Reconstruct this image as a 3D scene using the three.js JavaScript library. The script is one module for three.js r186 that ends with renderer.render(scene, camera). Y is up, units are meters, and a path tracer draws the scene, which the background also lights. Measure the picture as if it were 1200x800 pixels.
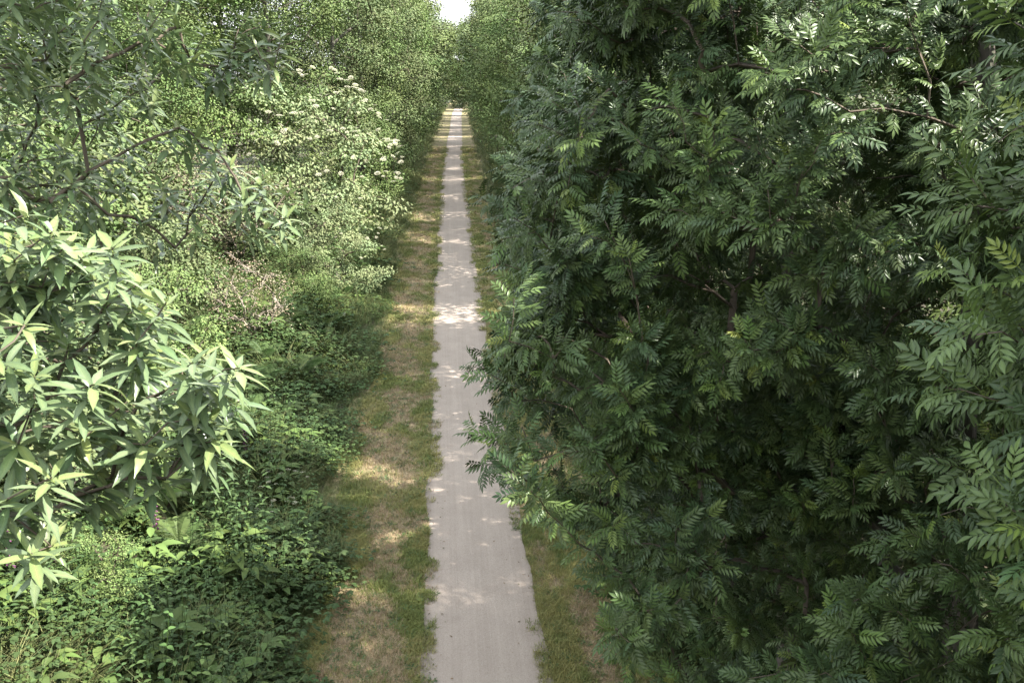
import * as THREE from 'three';

// ------------------------------------------------------------------ camera, sky, sun, exposure
const scene = new THREE.Scene();
const CAM = new THREE.Vector3(0, 9, 0), PITCH = Math.atan(320 / 1167), YAW = Math.atan(0.06);
const camera = new THREE.PerspectiveCamera(37.84, 1200 / 800, 0.1, 3000);
camera.position.copy(CAM);
camera.rotation.set(-PITCH, -YAW, 0, 'YXZ');
camera.updateMatrixWorld(true);
const renderer = new THREE.WebGLRenderer({ antialias: true });
renderer.toneMapping = THREE.LinearToneMapping;
renderer.toneMappingExposure = 3.0;
renderer.shadowMap.enabled = true;

const SUN_DIR = new THREE.Vector3(0.63, 0.80, 0.13).normalize();
{
  // a bright, thinly veiled summer sky: pale at the horizon, light blue overhead, brighter round the sun
  const W = 512, H = 256, data = new Float32Array(W * H * 4);
  for (let j = 0; j < H; j++) {
    const up = ((j + 0.5) / H - 0.5) * Math.PI, sy = Math.sin(up);
    for (let i = 0; i < W; i++) {
      const a = ((i + 0.5) / W - 0.5) * 2 * Math.PI, x = Math.cos(a) * Math.cos(up), z = Math.sin(a) * Math.cos(up);
      const c = Math.max(0, x * SUN_DIR.x + sy * SUN_DIR.y + z * SUN_DIR.z), k = Math.pow(Math.max(0, sy), 0.5), g = 0.5 * Math.pow(c, 12);
      const o = (j * W + i) * 4, dim = sy < 0 ? 0.35 : 1;
      data[o] = 0.79 * (1.22 + (0.86 - 1.22) * k + g) * dim;
      data[o + 1] = 0.79 * (1.24 + (0.93 - 1.24) * k + g * 0.97) * dim;
      data[o + 2] = 0.79 * (1.24 + (1.03 - 1.24) * k + g * 0.9) * dim;
      data[o + 3] = 1;
    }
  }
  const sky = new THREE.DataTexture(data, W, H, THREE.RGBAFormat, THREE.FloatType);
  sky.mapping = THREE.EquirectangularReflectionMapping; sky.magFilter = THREE.LinearFilter; sky.needsUpdate = true;
  scene.background = sky; scene.environment = sky;
}
const sun = new THREE.DirectionalLight(new THREE.Color(1, 0.94, 0.86), 5);
sun.name = 'sun';
sun.position.copy(SUN_DIR).multiplyScalar(120); sun.castShadow = true; sun.shadow.radius = 1.2;
sun.target.position.set(0, 0, -40); sun.position.add(sun.target.position);
Object.assign(sun.shadow.camera, { left: -120, right: 120, top: 120, bottom: -120, near: 1, far: 400 });
sun.shadow.mapSize.set(4096, 4096);
scene.add(sun, sun.target);

// ------------------------------------------------------------------ helpers
function RNG(seed) { let a = seed >>> 0; return () => { a = (a + 0x6D2B79F5) | 0; let t = Math.imul(a ^ (a >>> 15), 1 | a); t = (t + Math.imul(t ^ (t >>> 7), 61 | t)) ^ t; return ((t ^ (t >>> 14)) >>> 0) / 4294967296; }; }
const V = (x, y, z) => new THREE.Vector3(x, y, z), { lerp, clamp, smoothstep } = THREE.MathUtils;
const between = (r, a, b) => a + (b - a) * r();
function hash2(ix, iy, s) { let h = Math.imul(ix, 374761393) ^ Math.imul(iy, 668265263) ^ Math.imul(s, 2147483647 ^ 0x51ed27); h = Math.imul(h ^ (h >>> 13), 1274126177); return ((h ^ (h >>> 16)) >>> 0) / 4294967296; }
function noise2(x, y, s = 1) {
  const ix = Math.floor(x), iy = Math.floor(y), fx = x - ix, fy = y - iy, u = fx * fx * (3 - 2 * fx), v = fy * fy * (3 - 2 * fy);
  return lerp(lerp(hash2(ix, iy, s), hash2(ix + 1, iy, s), u), lerp(hash2(ix, iy + 1, s), hash2(ix + 1, iy + 1, s), u), v);
}
function fbm(x, y, s = 1, oct = 4) { let a = 0, w = 0.5, n = 0; for (let i = 0; i < oct; i++) { a += w * noise2(x, y, s + i); n += w; w *= 0.5; x *= 2.03; y *= 2.03; } return a / n; }
const noise3 = (x, y, z, s) => (noise2(x + z * 0.71, y - z * 0.53, s) + noise2(y + x * 0.37 + 17.3, z + x * 0.61, s + 5)) / 2;
const taken = {};
const numbered = (n) => { const k = taken[n] = (taken[n] ?? -1) + 1; return k ? n + '_' + String(k).padStart(3, '0') : n; };
function tag(o, label, category, group, kind) { o.name = o.name || 'thing'; if (label) o.userData.label = label; if (category) o.userData.category = category; if (group) o.userData.group = group; if (kind) o.userData.kind = kind; return o; }
function thing(name, p, label, category, group) { const g = new THREE.Group(); g.name = numbered(name); g.position.copy(p); scene.add(g); return tag(g, label, category, group); }
function part(name, geo, mat, parent, kind) { const m = new THREE.Mesh(geo, mat); m.name = name; m.castShadow = m.receiveShadow = true; if (kind) m.userData.kind = kind; parent.add(m); return m; }
function structure(name, geo, mat, label, category) { const m = part(name, geo, mat, scene, 'structure'); return tag(m, label, category); }
function copyOf(o, p, turn, s, label, group, crownMat, name) {
  const c = o.clone(); c.name = numbered(name ?? o.userData.plain); c.userData = { ...o.userData, label, group }; delete c.userData.plain;
  c.position.copy(p); c.rotation.y = turn; c.scale.set(s[0], s[1], s[2]); scene.add(c);
  if (crownMat) c.traverse((m) => { if (m.name === 'crown') m.material = crownMat; });
  return c;
}
function instanced(name, geo, mat, list, colors, parent = scene) {
  const m = new THREE.InstancedMesh(geo, mat, list.length); m.name = name; m.castShadow = m.receiveShadow = true; m.userData.kind = 'stuff';
  list.forEach((x, i) => { m.setMatrixAt(i, x); if (colors) m.setColorAt(i, colors[i]); });
  parent.add(m); return m;
}
const lin = (r, g, b) => new THREE.Color().setRGB(r, g, b);
const shade = (c, r, d = 0.25) => { const k = 1 + (r() - 0.5) * 2 * d; return lin(c[0] * k * (1 + (r() - 0.5) * 0.2), c[1] * k, c[2] * k * (1 + (r() - 0.5) * 0.2)); };

// collects triangles with vertex colours
class GB {
  constructor() { this.p = []; this.c = []; this.u = []; this.i = []; }
  get n() { return this.p.length / 3; }
  v(x, y, z, c, u = 0, w = 0) { this.p.push(x, y, z); this.c.push(c[0], c[1], c[2]); this.u.push(u, w); return this.p.length / 3 - 1; }
  build() {
    const g = new THREE.BufferGeometry();
    g.setAttribute('position', new THREE.Float32BufferAttribute(this.p, 3)); g.setAttribute('color', new THREE.Float32BufferAttribute(this.c, 3)); g.setAttribute('uv', new THREE.Float32BufferAttribute(this.u, 2));
    g.setIndex(this.i); g.computeVertexNormals(); return g;
  }
}
// a frame: X along the leaf, Y its upper face
function frame(pos, dir, up, roll = 0, s = 1) {
  const X = dir.clone().normalize(), Z = X.clone().cross(up).normalize(); if (Z.lengthSq() < 0.5) Z.set(0, 0, 1);
  const Y = Z.clone().cross(X).normalize();
  if (roll) { Y.applyAxisAngle(X, roll); Z.applyAxisAngle(X, roll); }
  return new THREE.Matrix4().makeBasis(X, Y, Z).scale(V(s, s, s)).setPosition(pos);
}
const _v = V(0, 0, 0);
// leaf blade along X of the matrix: prof = half widths at even steps from base to tip
function blade(gb, M, L, W, prof, { fold = 0.25, droop = 0.2, c = [1, 1, 1], rib = null, twist = 0 } = {}) {
  const n = prof.length, rc = rib || c; let prev = null;
  for (let i = 0; i < n; i++) {
    const t = i / (n - 1), x = L * t * (1 - droop * droop * t * 0.3), y = -droop * L * t * t, w = prof[i] * W, tw = twist * t;
    const put = (dx, dy, dz, cc, u) => { _v.set(dx, dy, dz).applyMatrix4(M); return gb.v(_v.x, _v.y, _v.z, cc, u, t); };
    const m = put(x, y, 0, rc, 0.5);
    const row = w > 1e-6 ? [put(x, y + fold * w + tw * w, -w, c, 0), m, put(x, y + fold * w - tw * w, w, c, 1)] : [m, m, m];
    if (prev) {
      for (const k of [0, 1]) {
        const a = prev[k], b = prev[k + 1], d = row[k], e = row[k + 1];
        if (a !== b) gb.i.push(a, b, e);
        if (d !== e) gb.i.push(a, e, d);
      }
    }
    prev = row;
  }
}
function tube(gb, pts, radii, sides, c = [1, 1, 1]) {
  let prev = null, len = 0;
  const side = V(0, 0, 0), dir = V(0, 0, 0), w = V(0, 0, 0), q = V(0, 0, 0);
  for (let i = 0; i < pts.length; i++) {
    dir.copy(pts[Math.min(i + 1, pts.length - 1)]).sub(pts[Math.max(i - 1, 0)]).normalize();
    if (i) len += pts[i].distanceTo(pts[i - 1]);
    side.set(Math.abs(dir.y) > 0.9 ? 1 : 0, Math.abs(dir.y) > 0.9 ? 0 : 1, 0).cross(dir).normalize(); w.copy(dir).cross(side);
    const row = [];
    for (let k = 0; k <= sides; k++) {
      const a = (k / sides) * 2 * Math.PI;
      q.copy(pts[i]).addScaledVector(side, Math.cos(a) * radii[i]).addScaledVector(w, Math.sin(a) * radii[i]);
      row.push(gb.v(q.x, q.y, q.z, c, k / sides, len));
    }
    if (prev) for (let k = 0; k < sides; k++) gb.i.push(prev[k], row[k], prev[k + 1], prev[k + 1], row[k], row[k + 1]);
    prev = row;
  }
}

// ------------------------------------------------------------------ textures and materials
function texture(w, h, fn, srgb = true) {
  const d = new Uint8Array(w * h * 4);
  for (let j = 0; j < h; j++) for (let i = 0; i < w; i++) { const c = fn(i, j), o = (j * w + i) * 4; for (let k = 0; k < 3; k++) d[o + k] = clamp(c[k] * 255, 0, 255); d[o + 3] = 255; }
  const t = new THREE.DataTexture(d, w, h); t.magFilter = t.minFilter = THREE.LinearFilter; t.wrapS = t.wrapT = THREE.RepeatWrapping; if (srgb) t.colorSpace = THREE.SRGBColorSpace; t.needsUpdate = true; return t;
}
const toS = (x) => (x <= 0.0031308 ? x * 12.92 : 1.055 * Math.pow(x, 1 / 2.4) - 0.055);
const mix3 = (a, b, t) => [lerp(a[0], b[0], t), lerp(a[1], b[1], t), lerp(a[2], b[2], t)];
function leafMat(color, { through = 0, gloss = 0.35, coatRough = 0.42, vertex = true, veins = false } = {}) {
  return new THREE.MeshPhysicalMaterial({ color, vertexColors: vertex, roughness: through ? 0.97 : 0.8, specularIntensity: 0.3, transmission: through, thickness: 0, clearcoat: gloss, clearcoatRoughness: coatRough, side: THREE.DoubleSide, map: veins ? leafTex : null, bumpMap: veins ? leafBump : null, bumpScale: 0.0012 });
}
// leaf surface: pale midrib and side veins, mottled tissue
const veinAt = (u, v) => { const a = Math.abs(u - 0.5) * 2, mid = Math.exp(-(((u - 0.5) / 0.025) ** 2)), w = (v * 16 - a * 1.6) % 1, k = Math.exp(-(((((w + 1) % 1) - 0.5) / 0.13) ** 2)) * (1 - 0.5 * a); return Math.max(mid, k * 0.55); };
const leafTex = texture(64, 512, (i, j) => { const u = (i + 0.5) / 64, v = j / 512, n = 0.8 + 0.2 * fbm(i / 9, j / 14, 61, 3), k = veinAt(u, v); return [0, 1, 2].map((c) => toS(clamp(n * 0.8 + k * [0.2, 0.16, 0.14][c], 0, 1))); });
const leafBump = texture(64, 512, (i, j) => { const k = 1 - veinAt((i + 0.5) / 64, j / 512); return [k, k, k]; }, false);
const barkBump = texture(256, 256, (i, j) => { const a = fbm(i / 14, j / 50, 31, 4); return [a, a, a]; }, false);
const barkCol = texture(256, 256, (i, j) => { const a = fbm(i / 16, j / 40, 33, 4), m = smoothstep(fbm(i / 30, j / 30, 37, 3), 0.52, 0.66), c = mix3(mix3([0.05, 0.042, 0.034], [0.17, 0.15, 0.125], a), [0.12, 0.15, 0.09], m * 0.5); return c.map(toS); });
const barkMat = new THREE.MeshStandardMaterial({ map: barkCol, bumpMap: barkBump, bumpScale: 0.01, roughness: 0.95 });
const twigMat = new THREE.MeshStandardMaterial({ color: lin(0.12, 0.095, 0.07), roughness: 0.9 });
const greenStem = new THREE.MeshStandardMaterial({ color: lin(0.09, 0.13, 0.04), roughness: 0.8 });

// ------------------------------------------------------------------ terrain
const CURVE = [[-40, 0.75], [0, 0.52], [13, 0.44], [33, 0.22], [58, 0.15], [92, 0.15], [159, 0.75], [224, 1.5], [300, 4], [500, 20]];
function pathX(d) {
  let k = 0; while (k < CURVE.length - 2 && d > CURVE[k + 1][0]) k++;
  const p = (i) => CURVE[clamp(i, 0, CURVE.length - 1)], [a, b, c, e] = [p(k - 1), p(k), p(k + 1), p(k + 2)], t = clamp((d - b[0]) / (c[0] - b[0]), 0, 1);
  const m1 = c[0] === a[0] ? 0 : (c[1] - a[1]) / (c[0] - a[0]), m2 = e[0] === b[0] ? 0 : (e[1] - b[1]) / (e[0] - b[0]), h = c[0] - b[0];
  return b[1] * (2 * t ** 3 - 3 * t * t + 1) + m1 * h * (t ** 3 - 2 * t * t + t) + c[1] * (3 * t * t - 2 * t ** 3) + m2 * h * (t ** 3 - t * t);
}
function ground(x, z) {   // metres above the path
  const s = x - pathX(-z);
  const left = smoothstep(-s, 3.4, 10) * 2.0, right = smoothstep(s, 3.6, 10) * 1.4;
  const rough = smoothstep(Math.abs(s), 2.6, 4.5) * ((fbm(x * 0.5 + 50, z * 0.5, 3, 3) - 0.5) * 0.5);
  return left + right + rough + smoothstep(Math.abs(s), 1, 2.4) * 0.03;
}
{
  const xs = [], zs = [];
  for (let x = -30; x <= 30.01; x += 0.5) xs.push(x);
  for (let k = 1, x = 30; k <= 14; k++) { x += 4 * Math.pow(1.32, k); xs.push(x); xs.unshift(-x); }
  for (let z = 30; z >= -120; z -= 0.75) zs.push(z);
  for (let z = -124; z >= -340; z -= 4) zs.push(z);
  for (let k = 1, z = -340; k <= 12; k++) { z -= 8 * Math.pow(1.35, k); zs.push(z); }
  const gb = new GB(), nx = xs.length;
  zs.forEach((z) => xs.forEach((x) => gb.v(x, ground(x, z) - 0.02, z, [1, 1, 1], x / 3, z / 3)));
  for (let j = 0; j < zs.length - 1; j++) for (let i = 0; i < nx - 1; i++) { const a = j * nx + i; gb.i.push(a, a + 1, a + nx + 1, a, a + nx + 1, a + nx); }
  const soil = texture(512, 512, (i, j) => {
    const w = (s, k, o) => { const f = (x, y) => fbm(x / s, y / s, k, o); const u = i / 512, v = j / 512; return lerp(lerp(f(i, j), f(i - 512, j), u), lerp(f(i, j - 512), f(i - 512, j - 512), u), v); };
    return mix3(mix3([0.035, 0.03, 0.02], [0.11, 0.09, 0.055], w(12, 40, 4)), [0.05, 0.075, 0.025], smoothstep(w(60, 50, 3), 0.42, 0.6)).map(toS);
  });
  structure('ground', gb.build(), new THREE.MeshStandardMaterial({ map: soil, roughness: 1 }), 'dark soil and leaf litter under the trees and undergrowth', 'ground');
}
const PATH_HALF = 0.97;
const edgeL = (d) => -PATH_HALF + (fbm(d * 0.45, 3, 71, 3) - 0.5) * 0.26 + (noise2(d * 5, 3, 171) - 0.5) * 0.02, edgeR = (d) => PATH_HALF + (fbm(d * 0.45, 9, 73, 3) - 0.5) * 0.26 + (noise2(d * 5, 9, 173) - 0.5) * 0.02;
const vergeL = (d) => -2.75 + (fbm(d * 0.35, 5, 75, 3) - 0.5) * 0.7, vergeR = (d) => 2.35 + (fbm(d * 0.35, 7, 77, 3) - 0.5) * 0.7;
function strip(d0, d1, left, right, y, cols) {
  const gb = new GB(); let rows = 0;
  for (let d = d0; d <= d1; d += d < 60 ? 0.12 : d < 140 ? 0.5 : 2) {
    for (let k = 0; k <= cols; k++) { const s = lerp(left(d), right(d), k / cols), x = pathX(d) + s; gb.v(x, ground(x, -d) + y, -d, [1, 1, 1], s / 4 + 0.5, d / 8); }
    rows++;
  }
  for (let j = 0; j < rows - 1; j++) for (let k = 0; k < cols; k++) { const a = j * (cols + 1) + k; gb.i.push(a, a + 1, a + cols + 2, a, a + cols + 2, a + cols + 1); }
  return gb.build();
}
const tileF = (i, j, W, H, f) => { const u = i / W, v = j / H; return lerp(lerp(f(i, j), f(i - W, j), u), lerp(f(i, j - H), f(i - W, j - H), u), v); };
// verge: mown grass with straw-coloured, worn patches; greener next to the path
const dryness = (s, d) => {   // 0 green .. 1 straw: patches in the turf, more of them on the worn outer half
  const a = Math.abs(s), worn = smoothstep(a, 1.15, 1.7) * (1 - 0.5 * smoothstep(a, 2.2, 2.7));
  return smoothstep(fbm(s * 1.7 + 31, d * 0.7, 81, 4) + (worn - 0.5) * 0.18, 0.48, 0.72);
};
{
  const S = 1024, turf = texture(S, S, (i, j) => {
    const s = (i / S - 0.5) * 4, d = (j / S) * 8, dry = lerp(dryness(s, d), dryness(s, d - 8), j / S);
    const fine = tileF(i, j, S, S, (x, y) => fbm(x / 2.2, y / 3.2, 85, 3)), blot = tileF(i, j, S, S, (x, y) => fbm(x / 16, y / 10, 87, 3));
    const green = mix3([0.1, 0.1, 0.034], [0.25, 0.24, 0.09], fine), straw = mix3([0.19, 0.148, 0.09], [0.43, 0.34, 0.21], fine * 0.7 + blot * 0.3);
    return mix3(green, straw, clamp(dry * 0.8 + (blot - 0.5) * 1.1 + 0.12, 0, 1)).map(toS);
  });
  const tb = texture(512, 512, (i, j) => { const a = tileF(i, j, 512, 512, (x, y) => fbm(x / 3, y / 5, 89, 3)); return [a, a, a]; }, false);
  const m = new THREE.MeshStandardMaterial({ map: turf, bumpMap: tb, bumpScale: 0.02, roughness: 1 });
  const gl = strip(1, 320, (d) => vergeL(d) - 0.35, (d) => edgeL(d) + 0.05, 0.0, 8), gr = strip(1, 320, (d) => edgeR(d) - 0.05, (d) => vergeR(d) + 0.35, 0.0, 8);
  structure('grass_verge', gl, m, 'wide grass verge with straw-coloured patches beside the flowery undergrowth', 'verge');
  structure('grass_verge_001', gr, m, 'narrow grass verge between the gravel path and the ash trees', 'verge');
  const S2 = 1024, grav = texture(S2, S2, (i, j) => {
    const s = (i / S2 - 0.5) * 4, fine = hash2(i, j, 3), mid = tileF(i, j, S2, S2, (x, y) => fbm(x / 3, y / 2, 91, 3)), big = tileF(i, j, S2, S2, (x, y) => fbm(x / 90, y / 60, 93, 4));
    const track = noise2(s * 7, 0.5, 95) * 0.6 + noise2(s * 19, 4.5, 97) * 0.4, long = tileF(i, j, S2, S2, (x, y) => fbm(x / 5, y / 220, 99, 3));
    const rim = smoothstep(Math.abs(s) + (mid - 0.5) * 0.5, 0.78, 1.02);
    let c = mix3([0.305, 0.25, 0.205], [0.455, 0.384, 0.322], clamp(0.5 + (mid - 0.5) * 1.3 + (big - 0.5) * 0.9 + (track - 0.5) * 0.55 + (long - 0.5) * 0.5, 0, 1));
    c = mix3(c, [0.2, 0.165, 0.135], rim * 0.6);
    const peb = hash2(i >> 1, j >> 1, 7); if (peb > 0.985) c = mix3(c, [0.15, 0.125, 0.105], 0.5); else if (peb < 0.012) c = mix3(c, [0.5, 0.46, 0.42], 0.4); if (fine > 0.982) c = mix3(c, [0.09, 0.078, 0.068], 0.6); else if (fine < 0.02) c = mix3(c, [0.42, 0.39, 0.36], 0.5);
    return c.map((x) => toS(x * (0.93 + 0.14 * fine)));
  });
  const gbmp = texture(512, 512, (i, j) => { const a = tileF(i, j, 512, 512, (x, y) => fbm(x / 3, y / 2.4, 101, 3)); return [a, a, a]; }, false);
  structure('gravel_path', strip(1, 238, edgeL, edgeR, 0.012, 8), new THREE.MeshStandardMaterial({ map: grav, bumpMap: gbmp, bumpScale: 0.006, roughness: 0.95 }), 'long straight pinkish grey gravel path running between the trees', 'path');
}

// the road bridge over the path, on which the viewpoint stands: it keeps the sky off the foot of the nearest trees
{
  const col = texture(512, 512, (i, j) => { const a = tileF(i, j, 512, 512, (x, y) => fbm(x / 20, y / 20, 151, 4)), m = smoothstep(tileF(i, j, 512, 512, (x, y) => fbm(x / 70, y / 40, 157, 3)), 0.5, 0.64); return mix3(mix3([0.2, 0.19, 0.17], [0.36, 0.345, 0.315], a), [0.12, 0.13, 0.085], m * 0.6).map(toS); });
  const m = new THREE.MeshStandardMaterial({ map: col, roughness: 0.95 });
  const g = thing('road_bridge', V(0.5, 0, 3.4), 'grey concrete road bridge spanning the path below the viewpoint', 'bridge');
  const box = (name, w, h, d, x, y, z) => { const q = part(name, new THREE.BoxGeometry(w, h, d), m, g); q.position.set(x, y, z); };
  box('deck', 30, 0.6, 7, 0, 6.9, 0);
  for (const z of [-3.35, 3.35]) { box('parapet', 30, 0.72, 0.25, 0, 7.56, z); box('coping', 30, 0.09, 0.33, 0, 7.965, z); }
  for (const x of [-9.5, 9.5]) box('abutment', 11, 7.1, 6.8, x, 3.05, 0);
}

// ------------------------------------------------------------------ trees: skeleton, bark, leaves
// tips: points where leafy shoots end. The skeleton joins each tip to the nearest suitable branch.
function skeleton(trunk, tips, r, { rise = 0.14, up = 0.7, step = 0.4 } = {}) {
  const nodes = trunk.map((p, i) => ({ p, parent: i - 1, n: 0, chain: 0 })), chains = [trunk.map((_, i) => i)], ends = [];
  const axis = (p) => { let m = 1e9; for (const t of trunk) m = Math.min(m, t.distanceToSquared(p)); return m; };
  const order = tips.map((p) => [axis(p), p]).sort((a, b) => a[0] - b[0]);
  for (const [, tip] of order) {
    let best = 0, cost = 1e9;
    for (let i = 0; i < nodes.length; i++) {
      const q = nodes[i].p, dx = tip.x - q.x, dy = tip.y - q.y, dz = tip.z - q.z, hor = Math.hypot(dx, dz), d = Math.hypot(hor, dy);
      const c = d + up * Math.max(0, hor * 0.35 - dy) + (i === 0 ? 3 : 0);
      if (d > 0.22 && c < cost) { cost = c; best = i; }
    }
    const a = nodes[best].p, d = a.distanceTo(tip), n = Math.max(2, Math.ceil(d / step)), chain = [best];
    const ctl = a.clone().lerp(tip, 0.5).add(V((r() - 0.5) * 0.25 * d, rise * d, (r() - 0.5) * 0.25 * d));
    for (let k = 1; k <= n; k++) {
      const t = k / n, p = a.clone().multiplyScalar((1 - t) ** 2).addScaledVector(ctl, 2 * t * (1 - t)).addScaledVector(tip, t * t);
      if (k < n) p.add(V((r() - 0.5) * 0.06, (r() - 0.5) * 0.06, (r() - 0.5) * 0.06));
      nodes.push({ p, parent: chain[chain.length - 1], n: 0 }); chain.push(nodes.length - 1);
    }
    chains.push(chain); ends.push(nodes.length - 1);
  }
  for (const e of ends) for (let k = e; k >= 0; k = nodes[k].parent) nodes[k].n++;
  return { nodes, chains, ends };
}
function bark(sk, parent, { rTip = 0.006, pow = 0.47, limbs = 20, most = 0.2, trunks = 1 } = {}) {
  const rad = (i) => Math.min(most, rTip * Math.pow(Math.max(1, sk.nodes[i].n), pow));
  const P = (i) => sk.nodes[i].p;
  const order = sk.chains.map((c, k) => [k === 0 ? 1e9 : sk.nodes[c[1]].n * 10 + c.length, c]).sort((a, b) => b[0] - a[0]);
  const twigs = new GB();
  order.forEach(([, c], k) => {
    const pts = c.map(P), rr = c.map((i, j) => (j === 0 && k > 0 ? rad(c[1]) : rad(i)));
    if (k < trunks || k < limbs) { const gb = new GB(); tube(gb, pts, rr, k < trunks ? 9 : 6); part(k < trunks ? 'trunk' : 'branch', gb.build(), barkMat, parent); } else tube(twigs, pts, rr, 3);
  });
  if (twigs.p.length) part('twigs', twigs.build(), twigMat, parent, 'stuff');
}
function trunkLine(base, top, r, n = 9, wander = 0.12) {
  const out = [];
  for (let k = 0; k <= n; k++) { const t = k / n; out.push(base.clone().lerp(top, t).add(k ? V((r() - 0.5) * wander, 0, (r() - 0.5) * wander) : V(0, 0, 0))); }
  return out;
}
// points in the outer part of ellipsoids, thinned into clumps
function shell(list, r, { inner = 0.55, clump = 0.9, cut = 0.4, seed = 1, lumpy = 0.3, keep = () => 1, apart = 0 } = {}) {
  const out = [];
  for (const [c, rx, ry, rz, n] of list) {
    let k = 0, tries = 0;
    while (k < n && tries++ < n * 30) {
      const d = V(r() * 2 - 1, r() * 2 - 1, r() * 2 - 1); const l = d.length(); if (l > 1 || l < 0.01) continue;
      d.multiplyScalar(Math.pow(lerp(inner ** 3, 1, r()), 1 / 3) / l);
      const lump = 0.88 + lumpy * (noise3(d.x * 2.3 + c.x, d.y * 2.3 + c.y, d.z * 2.3 + c.z, seed) - 0.4);
      const p = V(c.x + d.x * rx * lump, c.y + d.y * ry * lump, c.z + d.z * rz * lump);
      if (noise3(p.x / clump, p.y / clump * 1.9, p.z / clump, seed + 9) < cut) continue;
      if (r() > keep(p, d)) continue;
      if (apart && out.some((q) => q.distanceToSquared(p) < apart * apart)) continue;
      out.push(p); k++;
    }
  }
  return out;
}
const toCam = new THREE.Matrix4().copy(camera.matrixWorld).invert();
function inView(p, margin = 1.05) { _v.copy(p).applyMatrix4(toCam); const k = -_v.z * Math.tan(THREE.MathUtils.degToRad(37.84 / 2)); return _v.z < 0 && Math.abs(_v.y) < k * margin && Math.abs(_v.x) < k * 1.5 * margin; }
// leaves: [matrix (in world), palette index]. The 300 largest in view become meshes, the rest one stuff part.
function hangLeaves(root, leaves, geos, mats, palette, r, { name = 'leaf', most = 300, rest = 'foliage', restMat } = {}) {
  const back = new THREE.Matrix4().makeTranslation(-root.position.x, -root.position.y, -root.position.z), p = V(0, 0, 0);
  leaves.forEach((l) => { p.setFromMatrixPosition(l.m); l.d = inView(p) ? p.distanceTo(CAM) : 1e6 + p.distanceTo(CAM); });
  leaves.sort((a, b) => a.d - b.d);
  const many = [], cols = [];
  leaves.forEach((l, k) => {
    const m = l.m.clone().premultiply(back);
    if (k < most && l.d < 1e6) { const o = part(name, geos[Math.floor(r() * geos.length)], mats[l.k], root); m.decompose(o.position, o.quaternion, o.scale); } else { many.push(m); cols.push(shade(palette[l.k], r, 0.22)); }
  });
  if (many.length) instanced(rest, geos[0], restMat, many, cols, root);
}

// --- ash leaf: a stalk with five pairs of leaflets and one at the end
const LANCE = [0.05, 0.62, 1, 0.85, 0.45, 0];
function ashLeaf(seed, pairs = 5) {
  const r = RNG(seed), gb = new GB(), L = 0.27, droop = 0.12 + r() * 0.2, rib = [1.5, 1.45, 1.2];
  const at = (t) => V(L * t, -droop * L * t * t + 0.02 * t, 0);
  tube(gb, [0, 0.4, 0.8, 1].map(at), [0.0022, 0.0017, 0.0013, 0.001], 3, [1.6, 1.5, 0.8]);
  for (let k = 0; k < pairs; k++) for (const s of [-1, 1]) {
    const t = 0.3 + 0.62 * (k / (pairs - 1)) + (r() - 0.5) * 0.02, a = (1.05 - 0.3 * t + (r() - 0.5) * 0.25), ll = (0.085 + 0.02 * Math.sin(Math.PI * (t - 0.15))) * between(r, 0.88, 1.1);
    const d = V(Math.cos(a), -0.12 - 0.25 * r(), s * Math.sin(a)), up = V((r() - 0.5) * 0.4, 1, (r() - 0.5) * 0.5 - s * 0.1);
    blade(gb, frame(at(t), d, up), ll, 0.0155, LANCE, { fold: 0.35, droop: 0.12 + r() * 0.25, rib, twist: (r() - 0.5) * 0.5 });
  }
  blade(gb, frame(at(1), V(1, -0.35, 0.1 * (r() - 0.5)), V(0, 1, 0)), 0.1, 0.017, LANCE, { fold: 0.3, droop: 0.2, rib });
  return gb.build();
}
const ashGeos = [ashLeaf(11), ashLeaf(12, 6), ashLeaf(13), ashLeaf(14, 4)];
const ASH = [[0.068, 0.112, 0.04], [0.077, 0.127, 0.044], [0.09, 0.144, 0.048], [0.06, 0.104, 0.046], [0.105, 0.17, 0.048], [0.145, 0.215, 0.048], [0.18, 0.24, 0.055]];
const ashMats = ASH.map((c) => leafMat(lin(...c), { gloss: 0.5, coatRough: 0.36, veins: true }));
const ashRest = leafMat(lin(1, 1, 1), { gloss: 0.5, coatRough: 0.36, veins: true });
function ashShoot(out, sk, end, r, centre, youngChance, n = 5, s = 1) {
  const p1 = sk.nodes[end].p, p0 = sk.nodes[sk.nodes[end].parent].p, dir = p1.clone().sub(p0).normalize(), young = r() < youngChance;
  const tone = 0 + Math.floor(r() * 4);
  const spin = r() * 6.28, ax = V(0.3, 1, 0.2).cross(dir).normalize();
  for (let k = 0; k < n; k++) for (const sgn of [-1, 1]) {
    const t = k / (n - 1), side = ax.clone().applyAxisAngle(dir, spin + k * 1.45).multiplyScalar(sgn);
    const pos = p1.clone().addScaledVector(dir, -0.42 * s * (1 - t) + 0.02).add(V((r() - 0.5) * 0.02, (r() - 0.5) * 0.02, (r() - 0.5) * 0.02));
    const d = dir.clone().multiplyScalar(0.35 + 0.5 * t).addScaledVector(side, 0.95 - 0.35 * t).add(V((r() - 0.5) * 0.5, -0.02 + (r() - 0.5) * 0.3, (r() - 0.5) * 0.5));
    const up = V(0, 1, 0).addScaledVector(pos.clone().sub(centre).normalize(), 0.75).add(V((r() - 0.5) * 0.7, 0, (r() - 0.5) * 0.7));
    const k2 = young && t > 0.6 ? (t > 0.9 ? (r() < 0.35 ? 6 : 5) : 4) : r() < 0.7 ? tone : Math.floor(r() * 5);
    out.push({ m: frame(pos, d, up, (r() - 0.5) * 0.7, s * between(r, 0.75, 1.15) * (young && t > 0.9 ? 0.72 : 1)), k: k2 });
  }
}
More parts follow.
